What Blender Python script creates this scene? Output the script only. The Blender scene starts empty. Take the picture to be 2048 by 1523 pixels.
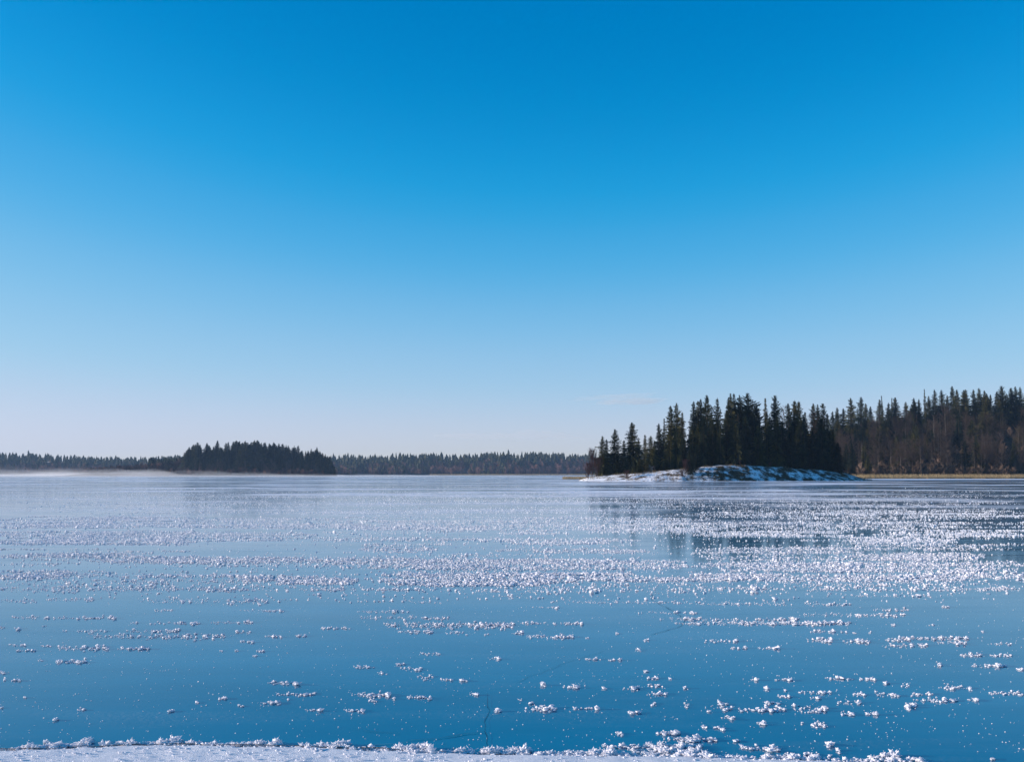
import bpy, bmesh, math, random
import numpy as np

# ------------------------------------------------------------------ camera, sky, sun, exposure
scene = bpy.context.scene
COL = scene.collection
CAM_H, F, HORIZON = 1.4, 2196.0, 947.5          # eye height (m), focal length and horizon row of the 2048 x 1523 frame
PITCH = math.atan((HORIZON - 761.5) / F)
cam_data = bpy.data.cameras.new('camera')
cam = bpy.data.objects.new('camera', cam_data)
COL.objects.link(cam)
scene.camera = cam
cam_data.sensor_width = 36
cam_data.lens = 36 * F / 2048
cam_data.clip_start, cam_data.clip_end = 0.1, 40000
cam.location = (0, 0, CAM_H)
cam.rotation_euler = (math.pi / 2 + PITCH, 0, 0)

SUN_EL, SUN_AZ = math.radians(9), math.radians(-89)   # azimuth from the view direction, left of it
world = bpy.data.worlds.new('World')
scene.world = world
world.use_nodes = True
wn, wl = world.node_tree.nodes, world.node_tree.links
sky = wn.new('ShaderNodeTexSky')
sky.sky_type = 'NISHITA'
sky.sun_disc = False
sky.sun_elevation, sky.sun_rotation = SUN_EL, SUN_AZ
sky.altitude, sky.air_density, sky.dust_density, sky.ozone_density = 800, 1.0, 0.0, 6.0
sep = wn.new('ShaderNodeSeparateColor')
comb = wn.new('ShaderNodeCombineColor')
def film_curve(sock, pts, top=6.0):              # response of the picture, one curve per channel
    dv = wn.new('ShaderNodeMath'); dv.operation = 'DIVIDE'; dv.inputs[1].default_value = top
    fc = wn.new('ShaderNodeFloatCurve')
    ml = wn.new('ShaderNodeMath'); ml.operation = 'MULTIPLY'; ml.inputs[1].default_value = top
    c = fc.mapping.curves[0]
    c.points[0].location = (0, 0); c.points[1].location = (1, pts[-1][1] / top)
    for p in pts[:-1]:
        c.points.new(p[0] / top, p[1] / top)
    fc.mapping.update()
    wl.new(sock, dv.inputs[0]); wl.new(dv.outputs[0], fc.inputs['Value']); wl.new(fc.outputs[0], ml.inputs[0])
    return ml.outputs[0]
wl.new(sky.outputs[0], sep.inputs[0])
wl.new(film_curve(sep.outputs[0], [(.27, .01), (.35, .20), (.50, .78), (.70, 1.32), (1.45, 2.4), (2.6, 2.75), (6, 3.4)]), comb.inputs[0])
wl.new(film_curve(sep.outputs[1], [(.80, .88), (1.2, 1.52), (2.0, 2.35), (2.8, 2.72), (4.0, 2.95), (6, 3.4)]), comb.inputs[1])
wl.new(film_curve(sep.outputs[2], [(2.2, 2.38), (3.0, 3.12), (3.9, 3.42), (5.3, 3.55), (6, 3.6)]), comb.inputs[2])
wl.new(comb.outputs[0], wn['Background'].inputs[0])
wn['Background'].inputs[1].default_value = 0.15

sun_data = bpy.data.lights.new('sun', 'SUN')
sun_data.energy, sun_data.angle, sun_data.color = 5.0, math.radians(0.53), (1.0, 0.87, 0.79)
sun = bpy.data.objects.new('sun', sun_data)
COL.objects.link(sun)
sun.rotation_euler = (math.pi / 2 - SUN_EL, 0, math.pi - SUN_AZ)   # lamp shines along its -Z
scene.view_settings.view_transform = 'Standard'
scene.view_settings.look = 'None'
scene.view_settings.gamma = 1
scene.view_settings.exposure = 0.69
scene.cycles.use_denoising = True
scene.cycles.max_bounces = 6
scene.cycles.volume_bounces = 0
scene.cycles.transparent_max_bounces = 8

rng = np.random.default_rng(7)
R = random.Random(7)

# ------------------------------------------------------------------ helpers
def ray(px, py):
    x, yv = (px - 1024) / F, -(py - 761.5) / F
    return x, math.cos(PITCH) - yv * math.sin(PITCH), math.sin(PITCH) + yv * math.cos(PITCH)

def G(px, py, z=0.0):                           # ground point seen at a pixel
    dx, dy, dz = ray(px, py)
    t = (z - CAM_H) / dz
    return dx * t, dy * t

def X_at(px, Y, py=930):
    dx, dy, dz = ray(px, py)
    return dx / dy * Y

def Z_at(py, Y, px=1024):
    dx, dy, dz = ray(px, py)
    return CAM_H + dz / dy * Y

def px_of(X, Y):                                # column of a far point (near the horizon)
    dx, dy, dz = ray(1024, 930)
    return 1024 + F * X * dy / Y

def hash2(ix, iy, s):
    h = (ix * 374761393 + iy * 668265263 + s * 1442695041) & 0x7fffffff
    h = ((h ^ (h >> 13)) * 1274126177) & 0x7fffffff
    return ((h ^ (h >> 16)) & 0xffff) / 65535.0

def vnoise(x, y, s=0):
    x, y = np.asarray(x, float), np.asarray(y, float)
    ix, iy = np.floor(x).astype(np.int64), np.floor(y).astype(np.int64)
    fx, fy = x - ix, y - iy
    fx, fy = fx * fx * (3 - 2 * fx), fy * fy * (3 - 2 * fy)
    a, b = hash2(ix, iy, s), hash2(ix + 1, iy, s)
    c, d = hash2(ix, iy + 1, s), hash2(ix + 1, iy + 1, s)
    return (a * (1 - fx) + b * fx) * (1 - fy) + (c * (1 - fx) + d * fx) * fy

def fbm(x, y, s=0, o=4):
    t, a = 0, .5
    for k in range(o):
        t = t + a * vnoise(x * 2 ** k, y * 2 ** k, s + k)
        a *= .5
    return t / (1 - .5 ** o)

def sstep(a, b, x):
    t = np.clip((np.asarray(x, float) - a) / (b - a), 0, 1)
    return t * t * (3 - 2 * t)

def mesh_from(name, verts, faces, smooth=False):
    """verts (n,3), faces (m,3) or (m,4) arrays"""
    verts, faces = np.asarray(verts, np.float32), np.asarray(faces, np.int32)
    me = bpy.data.meshes.new(name)
    me.vertices.add(len(verts)); me.vertices.foreach_set('co', verts.ravel())
    k = faces.shape[1]
    me.loops.add(faces.size); me.loops.foreach_set('vertex_index', faces.ravel())
    me.polygons.add(len(faces))
    me.polygons.foreach_set('loop_start', np.arange(0, faces.size, k, dtype=np.int32))
    me.polygons.foreach_set('use_smooth', np.full(len(faces), smooth))
    me.update(calc_edges=True)
    return me

def link(name, me, mat=None, parent=None, loc=None):
    o = bpy.data.objects.new(name, me)
    COL.objects.link(o)
    if mat is not None and me is not None and not me.materials:
        me.materials.append(mat)
    if parent is not None:
        o.parent = parent
    if loc is not None:
        o.location = loc
    return o

def tag(o, label=None, cat=None, group=None, kind=None):
    for k, v in (('label', label), ('category', cat), ('group', group), ('kind', kind)):
        if v:
            o[k] = v
    return o

def grid_mesh(name, xs, ys, zf, smooth=True):
    Xg, Yg = np.meshgrid(xs, ys)
    Zg = zf(Xg, Yg)
    n, m = Xg.shape
    i = np.arange(n * m).reshape(n, m)
    f = np.stack([i[:-1, :-1], i[:-1, 1:], i[1:, 1:], i[1:, :-1]], -1).reshape(-1, 4)
    return mesh_from(name, np.stack([Xg, Yg, Zg], -1).reshape(-1, 3), f, smooth)

# ------------------------------------------------------------------ materials
def new_mat(name):
    m = bpy.data.materials.new(name)
    m.use_nodes = True
    nt = m.node_tree
    return m, nt.nodes, nt.links, nt.nodes['Principled BSDF']

def noise_node(n, l, scale, detail=4, rough=.55, vec=None, mapscale=None):
    t = n.new('ShaderNodeTexNoise')
    t.inputs['Scale'].default_value = scale
    t.inputs['Detail'].default_value = detail
    t.inputs['Roughness'].default_value = rough
    if vec is not None:
        if mapscale:
            mp = n.new('ShaderNodeMapping'); mp.inputs['Scale'].default_value = mapscale
            l.new(vec, mp.inputs['Vector']); vec = mp.outputs[0]
        l.new(vec, t.inputs['Vector'])
    return t

def ramp(n, l, src, stops):
    r = n.new('ShaderNodeValToRGB')
    els = r.color_ramp.elements
    els[0].position, els[0].color = stops[0][0], stops[0][1]
    els[1].position, els[1].color = stops[-1][0], stops[-1][1]
    for p, c in stops[1:-1]:
        e = els.new(p); e.color = c
    l.new(src, r.inputs[0])
    return r

def c4(r, g, b): return (r, g, b, 1)

def foliage_mat(name, a, b, c, trans=.25, scale=.6):
    m, n, l, bs = new_mat(name)
    geo = n.new('ShaderNodeNewGeometry')
    oi = n.new('ShaderNodeObjectInfo')
    t = noise_node(n, l, scale, 3, .6, geo.outputs['Position'])
    ad = n.new('ShaderNodeMath'); ad.operation = 'MULTIPLY_ADD'
    l.new(oi.outputs['Random'], ad.inputs[0]); ad.inputs[1].default_value = .45; l.new(t.outputs['Fac'], ad.inputs[2])
    r = ramp(n, l, ad.outputs[0], [(.35, c4(*a)), (.7, c4(*b)), (1.0, c4(*c))])
    l.new(r.outputs[0], bs.inputs['Base Color'])
    bs.inputs['Roughness'].default_value = .8
    bs.inputs['Specular IOR Level'].default_value = .15
    if trans:
        tr = n.new('ShaderNodeBsdfTranslucent'); l.new(r.outputs[0], tr.inputs[0])
        mx = n.new('ShaderNodeMixShader'); mx.inputs[0].default_value = trans
        l.new(bs.outputs[0], mx.inputs[1]); l.new(tr.outputs[0], mx.inputs[2])
        l.new(mx.outputs[0], n['Material Output'].inputs[0])
    return m

M = {}
M['spruce'] = foliage_mat('spruce_needles', (.011, .018, .011), (.021, .029, .014), (.085, .076, .020), .16)
M['bark'] = foliage_mat('grey_bark', (.05, .04, .03), (.09, .07, .055), (.14, .12, .10), 0, 3)
M['birch'] = foliage_mat('pale_bark', (.16, .14, .12), (.22, .2, .17), (.28, .26, .23), 0, 3)
M['twig'] = foliage_mat('brown_twigs', (.075, .050, .038), (.10, .068, .051), (.12, .085, .062), 0, .5)
M['red_twig'] = foliage_mat('red_twigs', (.065, .032, .028), (.095, .047, .040), (.125, .066, .054), 0, .5)
M['larch'] = foliage_mat('larch_twigs', (.11, .075, .03), (.16, .11, .04), (.2, .14, .06), 0, .5)
M['reed'] = foliage_mat('dry_reed', (.24, .17, .085), (.34, .25, .13), (.42, .32, .18), .3, .3)
M['grass'] = foliage_mat('dry_grass', (.10, .07, .035), (.17, .12, .06), (.25, .18, .09), .2, .5)

def ground_mat(name, snow_lo, snow_hi, soil_a, soil_b, scale=.35, sunlit_end=None):
    m, n, l, bs = new_mat(name)
    geo = n.new('ShaderNodeNewGeometry')
    t1 = noise_node(n, l, scale, 9, .74, geo.outputs['Position'])
    t2 = noise_node(n, l, 2.2, 4, .6, geo.outputs['Position'])
    soil = ramp(n, l, t2.outputs['Fac'], [(.3, c4(*soil_a)), (.7, c4(*soil_b))])
    src = t1.outputs['Fac']
    if sunlit_end:                                   # more snow white towards one end, painting in its sunlight
        sx = n.new('ShaderNodeSeparateXYZ'); l.new(geo.outputs['Position'], sx.inputs[0])
        mr = n.new('ShaderNodeMapRange'); mr.inputs[1].default_value = sunlit_end[0]; mr.inputs[2].default_value = sunlit_end[1]
        mr.inputs[3].default_value = sunlit_end[2]; mr.inputs[4].default_value = 0
        l.new(sx.outputs['X'], mr.inputs[0])
        ad = n.new('ShaderNodeMath'); ad.operation = 'ADD'; l.new(src, ad.inputs[0]); l.new(mr.outputs[0], ad.inputs[1])
        src = ad.outputs[0]
    k = ramp(n, l, src, [(snow_lo, c4(0, 0, 0)), (snow_hi, c4(1, 1, 1))])
    mx = n.new('ShaderNodeMixRGB'); l.new(k.outputs[0], mx.inputs[0]); l.new(soil.outputs[0], mx.inputs[1])
    mx.inputs[2].default_value = c4(.82, .84, .87)
    l.new(mx.outputs[0], bs.inputs['Base Color'])
    bs.inputs['Roughness'].default_value = .9
    bs.inputs['Specular IOR Level'].default_value = .1
    b = n.new('ShaderNodeBump'); b.inputs['Strength'].default_value = .6; b.inputs['Distance'].default_value = .25
    l.new(t2.outputs['Fac'], b.inputs['Height']); l.new(b.outputs[0], bs.inputs['Normal'])
    return m
M['island'] = ground_mat('island_snow_and_grass', .485, .60, (.03, .022, .014), (.11, .08, .05), .42, (24, 44, .10))  # sparse snow darkens the shaded bank, left end whitened as sunlit
M['floor'] = ground_mat('forest_floor', .62, .75, (.03, .024, .016), (.07, .05, .03), .1)

def snow_mat():
    m, n, l, bs = new_mat('wind_packed_snow')
    geo = n.new('ShaderNodeNewGeometry')
    bs.inputs['Base Color'].default_value = c4(.93, .92, .93)
    bs.inputs['Roughness'].default_value = .75
    bs.inputs['Specular IOR Level'].default_value = .25
    bs.inputs['Subsurface Weight'].default_value = 0
    a = noise_node(n, l, 14, 3, .5, geo.outputs['Position'], (1, .5, 1))
    b = noise_node(n, l, 260, 2, .7, geo.outputs['Position'])
    b1 = n.new('ShaderNodeBump'); b1.inputs['Strength'].default_value = .25; b1.inputs['Distance'].default_value = .006
    b2 = n.new('ShaderNodeBump'); b2.inputs['Strength'].default_value = 1.0; b2.inputs['Distance'].default_value = .006
    l.new(a.outputs['Fac'], b1.inputs['Height']); l.new(b.outputs['Fac'], b2.inputs['Height'])
    l.new(b1.outputs[0], b2.inputs['Normal']); l.new(b2.outputs[0], bs.inputs['Normal'])
    return m
M['snow'] = snow_mat()

def frost_mat():
    m, n, l, bs = new_mat('hoar_frost')
    bs.inputs['Base Color'].default_value = c4(.94, .92, .94)
    bs.inputs['Roughness'].default_value = .55
    bs.inputs['Specular IOR Level'].default_value = .3
    tr = n.new('ShaderNodeBsdfTranslucent'); tr.inputs[0].default_value = c4(.94, .92, .94)
    mx = n.new('ShaderNodeMixShader'); mx.inputs[0].default_value = .35
    l.new(bs.outputs[0], mx.inputs[1]); l.new(tr.outputs[0], mx.inputs[2])
    l.new(mx.outputs[0], n['Material Output'].inputs[0])
    return m
M['frost'] = frost_mat()

def ice_mat():
    m, n, l, bs = new_mat('clear_lake_ice')
    geo = n.new('ShaderNodeNewGeometry')
    P = geo.outputs['Position']
    # clear ice
    tone = noise_node(n, l, .5, 5, .6, P, (.45, 1.6, 1))
    col = ramp(n, l, tone.outputs['Fac'], [(.3, c4(0, .128, .230)), (.7, c4(0, .190, .315))])
    l.new(col.outputs[0], bs.inputs['Base Color'])
    bs.inputs['IOR'].default_value = 1.26
    bs.inputs['Specular Tint'].default_value = c4(.25, .9, 1.0)
    rn = noise_node(n, l, .9, 5, .65, P, (.3, 1.5, 1))
    rr = ramp(n, l, rn.outputs['Fac'], [(.3, c4(.05, .05, .05)), (.75, c4(.15, .15, .15))])
    l.new(rr.outputs[0], bs.inputs['Roughness'])
    bn = noise_node(n, l, 3.0, 3, .5, P, (1, 1, 1))
    bp = n.new('ShaderNodeBump'); bp.inputs['Strength'].default_value = .05; bp.inputs['Distance'].default_value = .004
    l.new(bn.outputs['Fac'], bp.inputs['Height']); l.new(bp.outputs[0], bs.inputs['Normal'])
    # thin rime, growing with distance from the clear near ice
    rime = n.new('ShaderNodeBsdfPrincipled')
    rime.inputs['Base Color'].default_value = c4(.92, .91, .93)
    rime.inputs['Roughness'].default_value = .6
    rime.inputs['Specular IOR Level'].default_value = .3
    gr = noise_node(n, l, 24, 2, .6, P)
    gb = n.new('ShaderNodeBump'); gb.inputs['Strength'].default_value = 1.0; gb.inputs['Distance'].default_value = .06
    l.new(gr.outputs['Fac'], gb.inputs['Height']); l.new(gb.outputs[0], rime.inputs['Normal'])
    sx = n.new('ShaderNodeSeparateXYZ'); l.new(P, sx.inputs[0])
    d = n.new('ShaderNodeMapRange'); d.inputs[1].default_value = 10; d.inputs[2].default_value = 80
    d.inputs[3].default_value = 0.0; d.inputs[4].default_value = 1.0
    l.new(sx.outputs['Y'], d.inputs[0])
    n1 = noise_node(n, l, .09, 5, .62, P, (.55, 1.0, 1))
    n2 = noise_node(n, l, .018, 3, .6, P, (.5, 1.0, 1))
    ad = n.new('ShaderNodeMath'); ad.operation = 'MULTIPLY_ADD'
    l.new(n2.outputs['Fac'], ad.inputs[0]); ad.inputs[1].default_value = .55; l.new(n1.outputs['Fac'], ad.inputs[2])
    k = ramp(n, l, ad.outputs[0], [(.70, c4(.03, .03, .03)), (.78, c4(.22, .22, .22)), (.86, c4(.95, .95, .95))])
    mu = n.new('ShaderNodeMath'); mu.operation = 'MULTIPLY'
    l.new(k.outputs[0], mu.inputs[0]); l.new(d.outputs[0], mu.inputs[1])
    n3 = noise_node(n, l, 1.1, 6, .68, P, (.28, 1.3, 1))
    k3 = ramp(n, l, n3.outputs['Fac'], [(.50, c4(0, 0, 0)), (.78, c4(.055, .055, .055))])
    sm = n.new('ShaderNodeMath'); sm.operation = 'ADD'; sm.use_clamp = True
    l.new(mu.outputs[0], sm.inputs[0]); l.new(k3.outputs[0], sm.inputs[1])
    mx = n.new('ShaderNodeMixShader')
    l.new(sm.outputs[0], mx.inputs[0]); l.new(bs.outputs[0], mx.inputs[1]); l.new(rime.outputs[0], mx.inputs[2])
    l.new(mx.outputs[0], n['Material Output'].inputs[0])
    return m
M['ice'] = ice_mat()

m, n_, l_, bs_ = new_mat('crack_in_ice')
bs_.inputs['Base Color'].default_value = c4(.002, .06, .135)
bs_.inputs['Roughness'].default_value = .35
M['crack'] = m
m, n_, l_, bs_ = new_mat('gap_shade')  # dark colour standing in for the shadow line at the snow edge
bs_.inputs['Base Color'].default_value = c4(.03, .035, .04)
bs_.inputs['Roughness'].default_value = .7
M['gap'] = m
m, n_, l_, bs_ = new_mat('pale_fracture')
bs_.inputs['Base Color'].default_value = c4(.10, .22, .30)
bs_.inputs['Roughness'].default_value = .3
M['fracture'] = m

def volume_mat(name, density, color, aniso):
    m, n, l, bs = new_mat(name)
    n.remove(bs)
    v = n.new('ShaderNodeVolumePrincipled')
    v.inputs['Color'].default_value = c4(*color)
    v.inputs['Density'].default_value = density
    v.inputs['Anisotropy'].default_value = aniso
    l.new(v.outputs[0], n['Material Output'].inputs['Volume'])
    return m

# ------------------------------------------------------------------ the setting: ice, snow, island, hills
S = 6000
tag(link('lake_ice', mesh_from('lake_ice', [(-S, -400, 0), (S, -400, 0), (S, 9000, 0), (-S, 9000, 0)], [(0, 1, 2, 3)]), M['ice']),
    'clear blue lake ice reaching to the far shore', 'ice', kind='structure')

# near snow sheet with its wavering edge
EDGE = [(-250, 1506), (0, 1504), (120, 1501), (250, 1495), (350, 1493), (480, 1495), (700, 1501), (850, 1507), (1000, 1511),
        (1200, 1514), (1400, 1518), (1550, 1522), (1700, 1526), (1900, 1534), (2300, 1545)]
ex, ey = zip(*[G(a, b) for a, b in EDGE])
def edge_y(X):
    return np.interp(X, ex, ey) + .05 * (fbm(np.asarray(X) * 5, np.zeros_like(np.asarray(X, float)), 5) - .5)
nu, nv = 340, 90
us = np.linspace(-6, 6, nu)
vs = np.linspace(0, 1, nv) ** 1.6
Xg, Vg = np.meshgrid(us, vs)
Yg = edge_y(Xg) - Vg * 7.0
dist = edge_y(Xg) - Yg
Zg = .014 * sstep(0, .05, dist) + .05 * sstep(0, 2.5, dist) * fbm(Xg * .8, Yg * 1.1, 11) \
    + .025 * sstep(0.02, .3, dist) * (fbm(Xg * 1.3 + Yg, Yg * 3.2, 21) - .45) + .010 * fbm(Xg * 18, Yg * 18, 3, 3) * sstep(0, .04, dist)
i = np.arange(nu * nv).reshape(nv, nu)
fcs = np.stack([i[:-1, :-1], i[1:, :-1], i[1:, 1:], i[:-1, 1:]], -1).reshape(-1, 4)
tag(link('snow_bank', mesh_from('snow_bank', np.stack([Xg, Yg, Zg + .002], -1).reshape(-1, 3), fcs, True), M['snow']),
    'wind packed snow lying along the near edge', 'snow', kind='structure')

def sheet(name, x0, x1, y0, y1, z, seed, label):    # thin snow sheet with ragged rim
    pts = []
    k = 90
    for j in range(k):
        a = 2 * math.pi * j / k
        c, s = math.cos(a), math.sin(a)
        e = abs(c) ** .5 * (1 if c > 0 else -1), abs(s) ** .7 * (1 if s > 0 else -1)
        w = 1 - .35 * float(fbm(c * 3 + seed, s * 3 + seed, seed))
        pts.append(((x0 + x1) / 2 + e[0] * (x1 - x0) / 2 * w, (y0 + y1) / 2 + e[1] * (y1 - y0) / 2 * w, z))
    pts.append(((x0 + x1) / 2, (y0 + y1) / 2, z + .03))
    f = [(j, (j + 1) % k, k) for j in range(k)]
    tag(link(name, mesh_from(name, pts, f), M['snow']), label, 'snow', kind='structure')
sheet('snow_strip', 62, 190, 262, 330, .03, 3, 'white snow strip lying before the reed bed')
sheet('snow_strip', -3, 20, 214, 226, .025, 8, 'thin white snow strip left of the island')
sheet('snow_strip', 22, 80, 200, 214, .02, 5, 'thin white snow strip in front of the island')

# island mound
IC = (48.0, 243.0)
IP_px = [1140, 1166, 1190, 1257, 1316, 1360, 1404, 1433, 1491, 1565, 1638, 1711, 1738, 1760]
IP_h = [0.0, .3, 0.7, 1.3, 1.7, 2.2, 2.8, 3.0, 2.9, 2.6, 2.2, 1.4, .5, 0.0]
def island_z(X, Y):
    X, Y = np.asarray(X, float), np.asarray(Y, float)
    Yc = IC[1] + .33 * (X - IC[0])
    hx = np.clip(1 - ((X - IC[0]) / 34.0) ** 2, 0, 1)
    b = 25 * np.sqrt(hx) + 2.5 * (fbm(X * .15, Y * 0 + 2, 31) - .5)
    inside = b - np.abs(Y - Yc)
    prof = np.interp(px_of(X, np.maximum(Yc - 14, 222.0)), IP_px, IP_h)
    z = prof * sstep(0, 6.8, inside) ** .8 * (1 + .25 * (fbm(X * .25, Y * .25, 40) - .5)) + .25 * (fbm(X * .9, Y * .9, 44) - .5) * sstep(0, 2, inside)
    return np.where(inside > 0, z + .06, -.4)
tag(link('island', grid_mesh('island', np.linspace(11, 85, 210), np.linspace(205, 290, 190), island_z), M['island']),
    'low snowy island mound on the frozen lake', 'island', kind='structure')

# right wooded hillside
def hill_z(X, Y):
    X, Y = np.asarray(X, float), np.asarray(Y, float)
    px = px_of(X, 420.0)
    top = np.interp(px, [1500, 1640, 1700, 1760, 1850, 1920, 2048, 2400], [3, 7, 11, 12, 16.5, 18.5, 19, 20])
    front = 328 - .02 * (X - 130)
    t = sstep(0, 105, Y - front)
    return np.where(Y > front - 4, .35 + top * t + 1.6 * (fbm(X * .04, Y * .04, 51) - .5) * t, -.6)
tag(link('hillside', grid_mesh('hillside', np.linspace(40, 420, 110), np.linspace(318, 640, 90), hill_z), M['floor']),
    'wooded hillside rising behind the reed bed', 'hill', kind='structure')

# left headland
def head_z(X, Y):
    X, Y = np.asarray(X, float), np.asarray(Y, float)
    px = px_of(X, 850.0)
    top = np.interp(px, [250, 350, 372, 400, 450, 515, 590, 630, 655, 672, 690], [2, 4, 9, 11, 12.5, 13.5, 11.5, 9, 7, 4, 0])
    t = sstep(0, 75, Y - 800)
    side = sstep(668, 652, px)
    return np.where((Y > 797) & (px < 668) & (px_of(X, Y) < 664), .3 * side + top * t * side, -.8)
tag(link('headland', grid_mesh('headland', np.linspace(-330, -125, 90), np.linspace(790, 1000, 60), head_z), M['floor']),
    'wooded headland on the left of the lake', 'headland', kind='structure')

# far shore
FS_px = [-400, 0, 100, 200, 370, 560, 670, 760, 850, 960, 1060, 1180, 1300, 2400]
FS_y = [905, 906, 906, 911, 910, 911, 913, 910, 907, 903.5, 903.5, 905, 905, 905]
def far_z(X, Y):
    X, Y = np.asarray(X, float), np.asarray(Y, float)
    yy = np.interp(px_of(X, 1640.0), FS_px, FS_y)
    top = (HORIZON - yy) / F * 1640 - 12.0
    t = sstep(1440, 1640, Y)
    return np.where(Y > 1420, .4 + top * t, -1)
tag(link('far_shore', grid_mesh('far_shore', np.linspace(-1200, 1500, 140), np.linspace(1405, 2100, 40), far_z), M['floor']),
    'low wooded far shore across the lake', 'shore', kind='structure')

# ------------------------------------------------------------------ trees
def spruce_crown(seed, H, rad, base, kind='spruce'):
    """needle sprays on whorled, drooping branches; returns one mesh of small faces"""
    r = random.Random(seed)
    V, Fc = [], []
    lop = [r.uniform(.7, 1.15) for _ in range(7)]
    z = base * H
    nb = 0
    while z < H * .985:
        t = (z / H - base) / (1 - base)
        if kind == 'pine':
            prof = (.55 + .45 * math.sin(math.pi * min(1, t * 1.05))) * (1 if t < .7 else 1 - (t - .7) * 3.1)
        elif kind == 'spire':
            prof = (1 - t) ** .75 * (.5 if t > .55 else .5 + (.55 - t) * 1.1)
        else:
            prof = (1 - t) ** .72 * min(1, .6 + t * 3)
        k = 7 if t < .6 else 6 if t < .85 else 5
        a0 = r.uniform(0, 6.28)
        for b in range(k):
            a = a0 + 6.283 * b / k + r.uniform(-.35, .35)
            L = max(.16, rad * prof * r.uniform(.5, 1.2) * lop[int(a / 6.283 * 7) % 7])
            if r.random() < .06:
                L *= 1.35
            rise = (.15 + .35 * t ** 2) if kind == 'pine' else .05 + .75 * t ** 2
            droop = r.uniform(.28, .5) * (1 - t) + .05
            ns = max(2, min(5, int(L / .42) + 1))
            ca, sa = math.cos(a), math.sin(a)
            w0 = .30 + .16 * L
            for s in range(ns):
                u0, u1 = s / ns, (s + 1.25) / ns
                def at(u):
                    return L * u, z + L * (rise * u - droop * u * u * (1.3 if kind != 'pine' else .2))
                r0, z0 = at(u0); r1, z1 = at(min(u1, 1.08))
                w = w0 * (1.15 - .75 * u0) * r.uniform(.7, 1.3)
                hang = w * r.uniform(.35, .75)
                for side in (-1, 1):
                    i = len(V)
                    V.append((ca * r0, sa * r0, z0 + .03))
                    V.append((ca * r1 * .96 - sa * side * w * .5, sa * r1 * .96 + ca * side * w * .5, z1 - hang * r.uniform(.1, .8)))
                    V.append((ca * r1, sa * r1, z1 + .05))
                    Fc.append((i, i + 1, i + 2))
                i = len(V)           # hanging spray
                rm = (r0 + r1) / 2
                V.append((ca * r0, sa * r0, z0)); V.append((ca * r1, sa * r1, z1))
                V.append((ca * rm + r.uniform(-.1, .1), sa * rm + r.uniform(-.1, .1), (z0 + z1) / 2 - hang * 1.2))
                Fc.append((i, i + 1, i + 2))
            nb += 1
        z += H * r.uniform(.015, .025) * (1 if kind != 'pine' else 1.25)
    # leader
    for q in range(5):
        i = len(V); a = q * 1.257
        zz = H * (.955 + .008 * q)
        V += [(0, 0, zz + .25), (math.cos(a) * .14, math.sin(a) * .14, zz), (math.cos(a + 1) * .14, math.sin(a + 1) * .14, zz - .04)]
        Fc.append((i, i + 1, i + 2))
    i = len(V)
    V += [(.05, 0, H * .95), (-.05, .03, H * .95), (0, 0, H)]
    Fc.append((i, i + 1, i + 2))
    return mesh_from('spruce_crown', V, Fc)

def trunk_mesh(H, r0, seed, top=.95, lean=0):
    r = random.Random(seed)
    V, Fc = [], []
    n, k = 7, 6
    ox = oy = 0
    for j in range(k + 1):
        t = j / k
        rr = r0 * (1 - .9 * t) * (1.25 if j == 0 else 1)
        ox += r.uniform(-.04, .04) + lean / k; oy += r.uniform(-.04, .04)
        if j == 0: ox = oy = 0
        for q in range(n):
            a = 6.283 * q / n
            V.append((ox + rr * math.cos(a), oy + rr * math.sin(a), -.25 + t * (H * top + .25)))
    for j in range(k):
        for q in range(n):
            Fc.append((j * n + q, j * n + (q + 1) % n, (j + 1) * n + (q + 1) % n, (j + 1) * n + q))
    return mesh_from('trunk', V, Fc, True)

def bare_crown(seed, H, rad, base=.25, n=46, tw=10, up=.9, shape='round', w=.035):
    """leafless crown: limbs and fine twigs as thin three sided slivers"""
    r = random.Random(seed)
    V, Fc = [], []
    def sliver(p, q, w):
        d = [q[i] - p[i] for i in range(3)]
        a = r.uniform(0, 6.28)
        s = (math.cos(a) * w, math.sin(a) * w, 0)
        s2 = (-s[1], s[0], 0)
        i = len(V)
        V.append((p[0] + s[0], p[1] + s[1], p[2])); V.append((p[0] - s[0], p[1] - s[1], p[2])); V.append(q)
        V.append((p[0] + s2[0], p[1] + s2[1], p[2])); V.append((p[0] - s2[0], p[1] - s2[1], p[2]))
        Fc.append((i, i + 1, i + 2)); Fc.append((i + 3, i + 4, i + 2))
    for b in range(n):
        t = b / n
        z0 = H * (base + (.93 - base) * t)
        a = r.uniform(0, 6.283)
        prof = math.sin(math.pi * (.25 + .7 * t)) if shape == 'round' else (1 - t) ** .8 + .08
        L = rad * prof * r.uniform(.7, 1.2)
        rise = up * r.uniform(.6, 1.3)
        p = (0, 0, z0)
        q = (math.cos(a) * L, math.sin(a) * L, min(z0 + L * rise, H * r.uniform(.93, 1.0)))
        sliver(p, q, w * 1.5)
        for k in range(tw):
            u = r.uniform(.2, 1)
            s = [p[i] + (q[i] - p[i]) * u for i in range(3)]
            a2 = a + r.uniform(-1.4, 1.4)
            l2 = L * r.uniform(.25, .5)
            e = (s[0] + math.cos(a2) * l2 * .7, s[1] + math.sin(a2) * l2 * .7, min(s[2] + l2 * up * r.uniform(.5, 1.4), H * 1.02))
            sliver(tuple(s), e, w * .7)
            for j in range(2):
                u2 = r.uniform(.3, 1)
                s3 = tuple(s[i] + (e[i] - s[i]) * u2 for i in range(3))
                sliver(s3, (s3[0] + r.uniform(-.3, .3) * l2, s3[1] + r.uniform(-.3, .3) * l2, s3[2] + l2 * r.uniform(.2, .5)), w * .5)
    return mesh_from('bare_crown', V, Fc)

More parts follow.
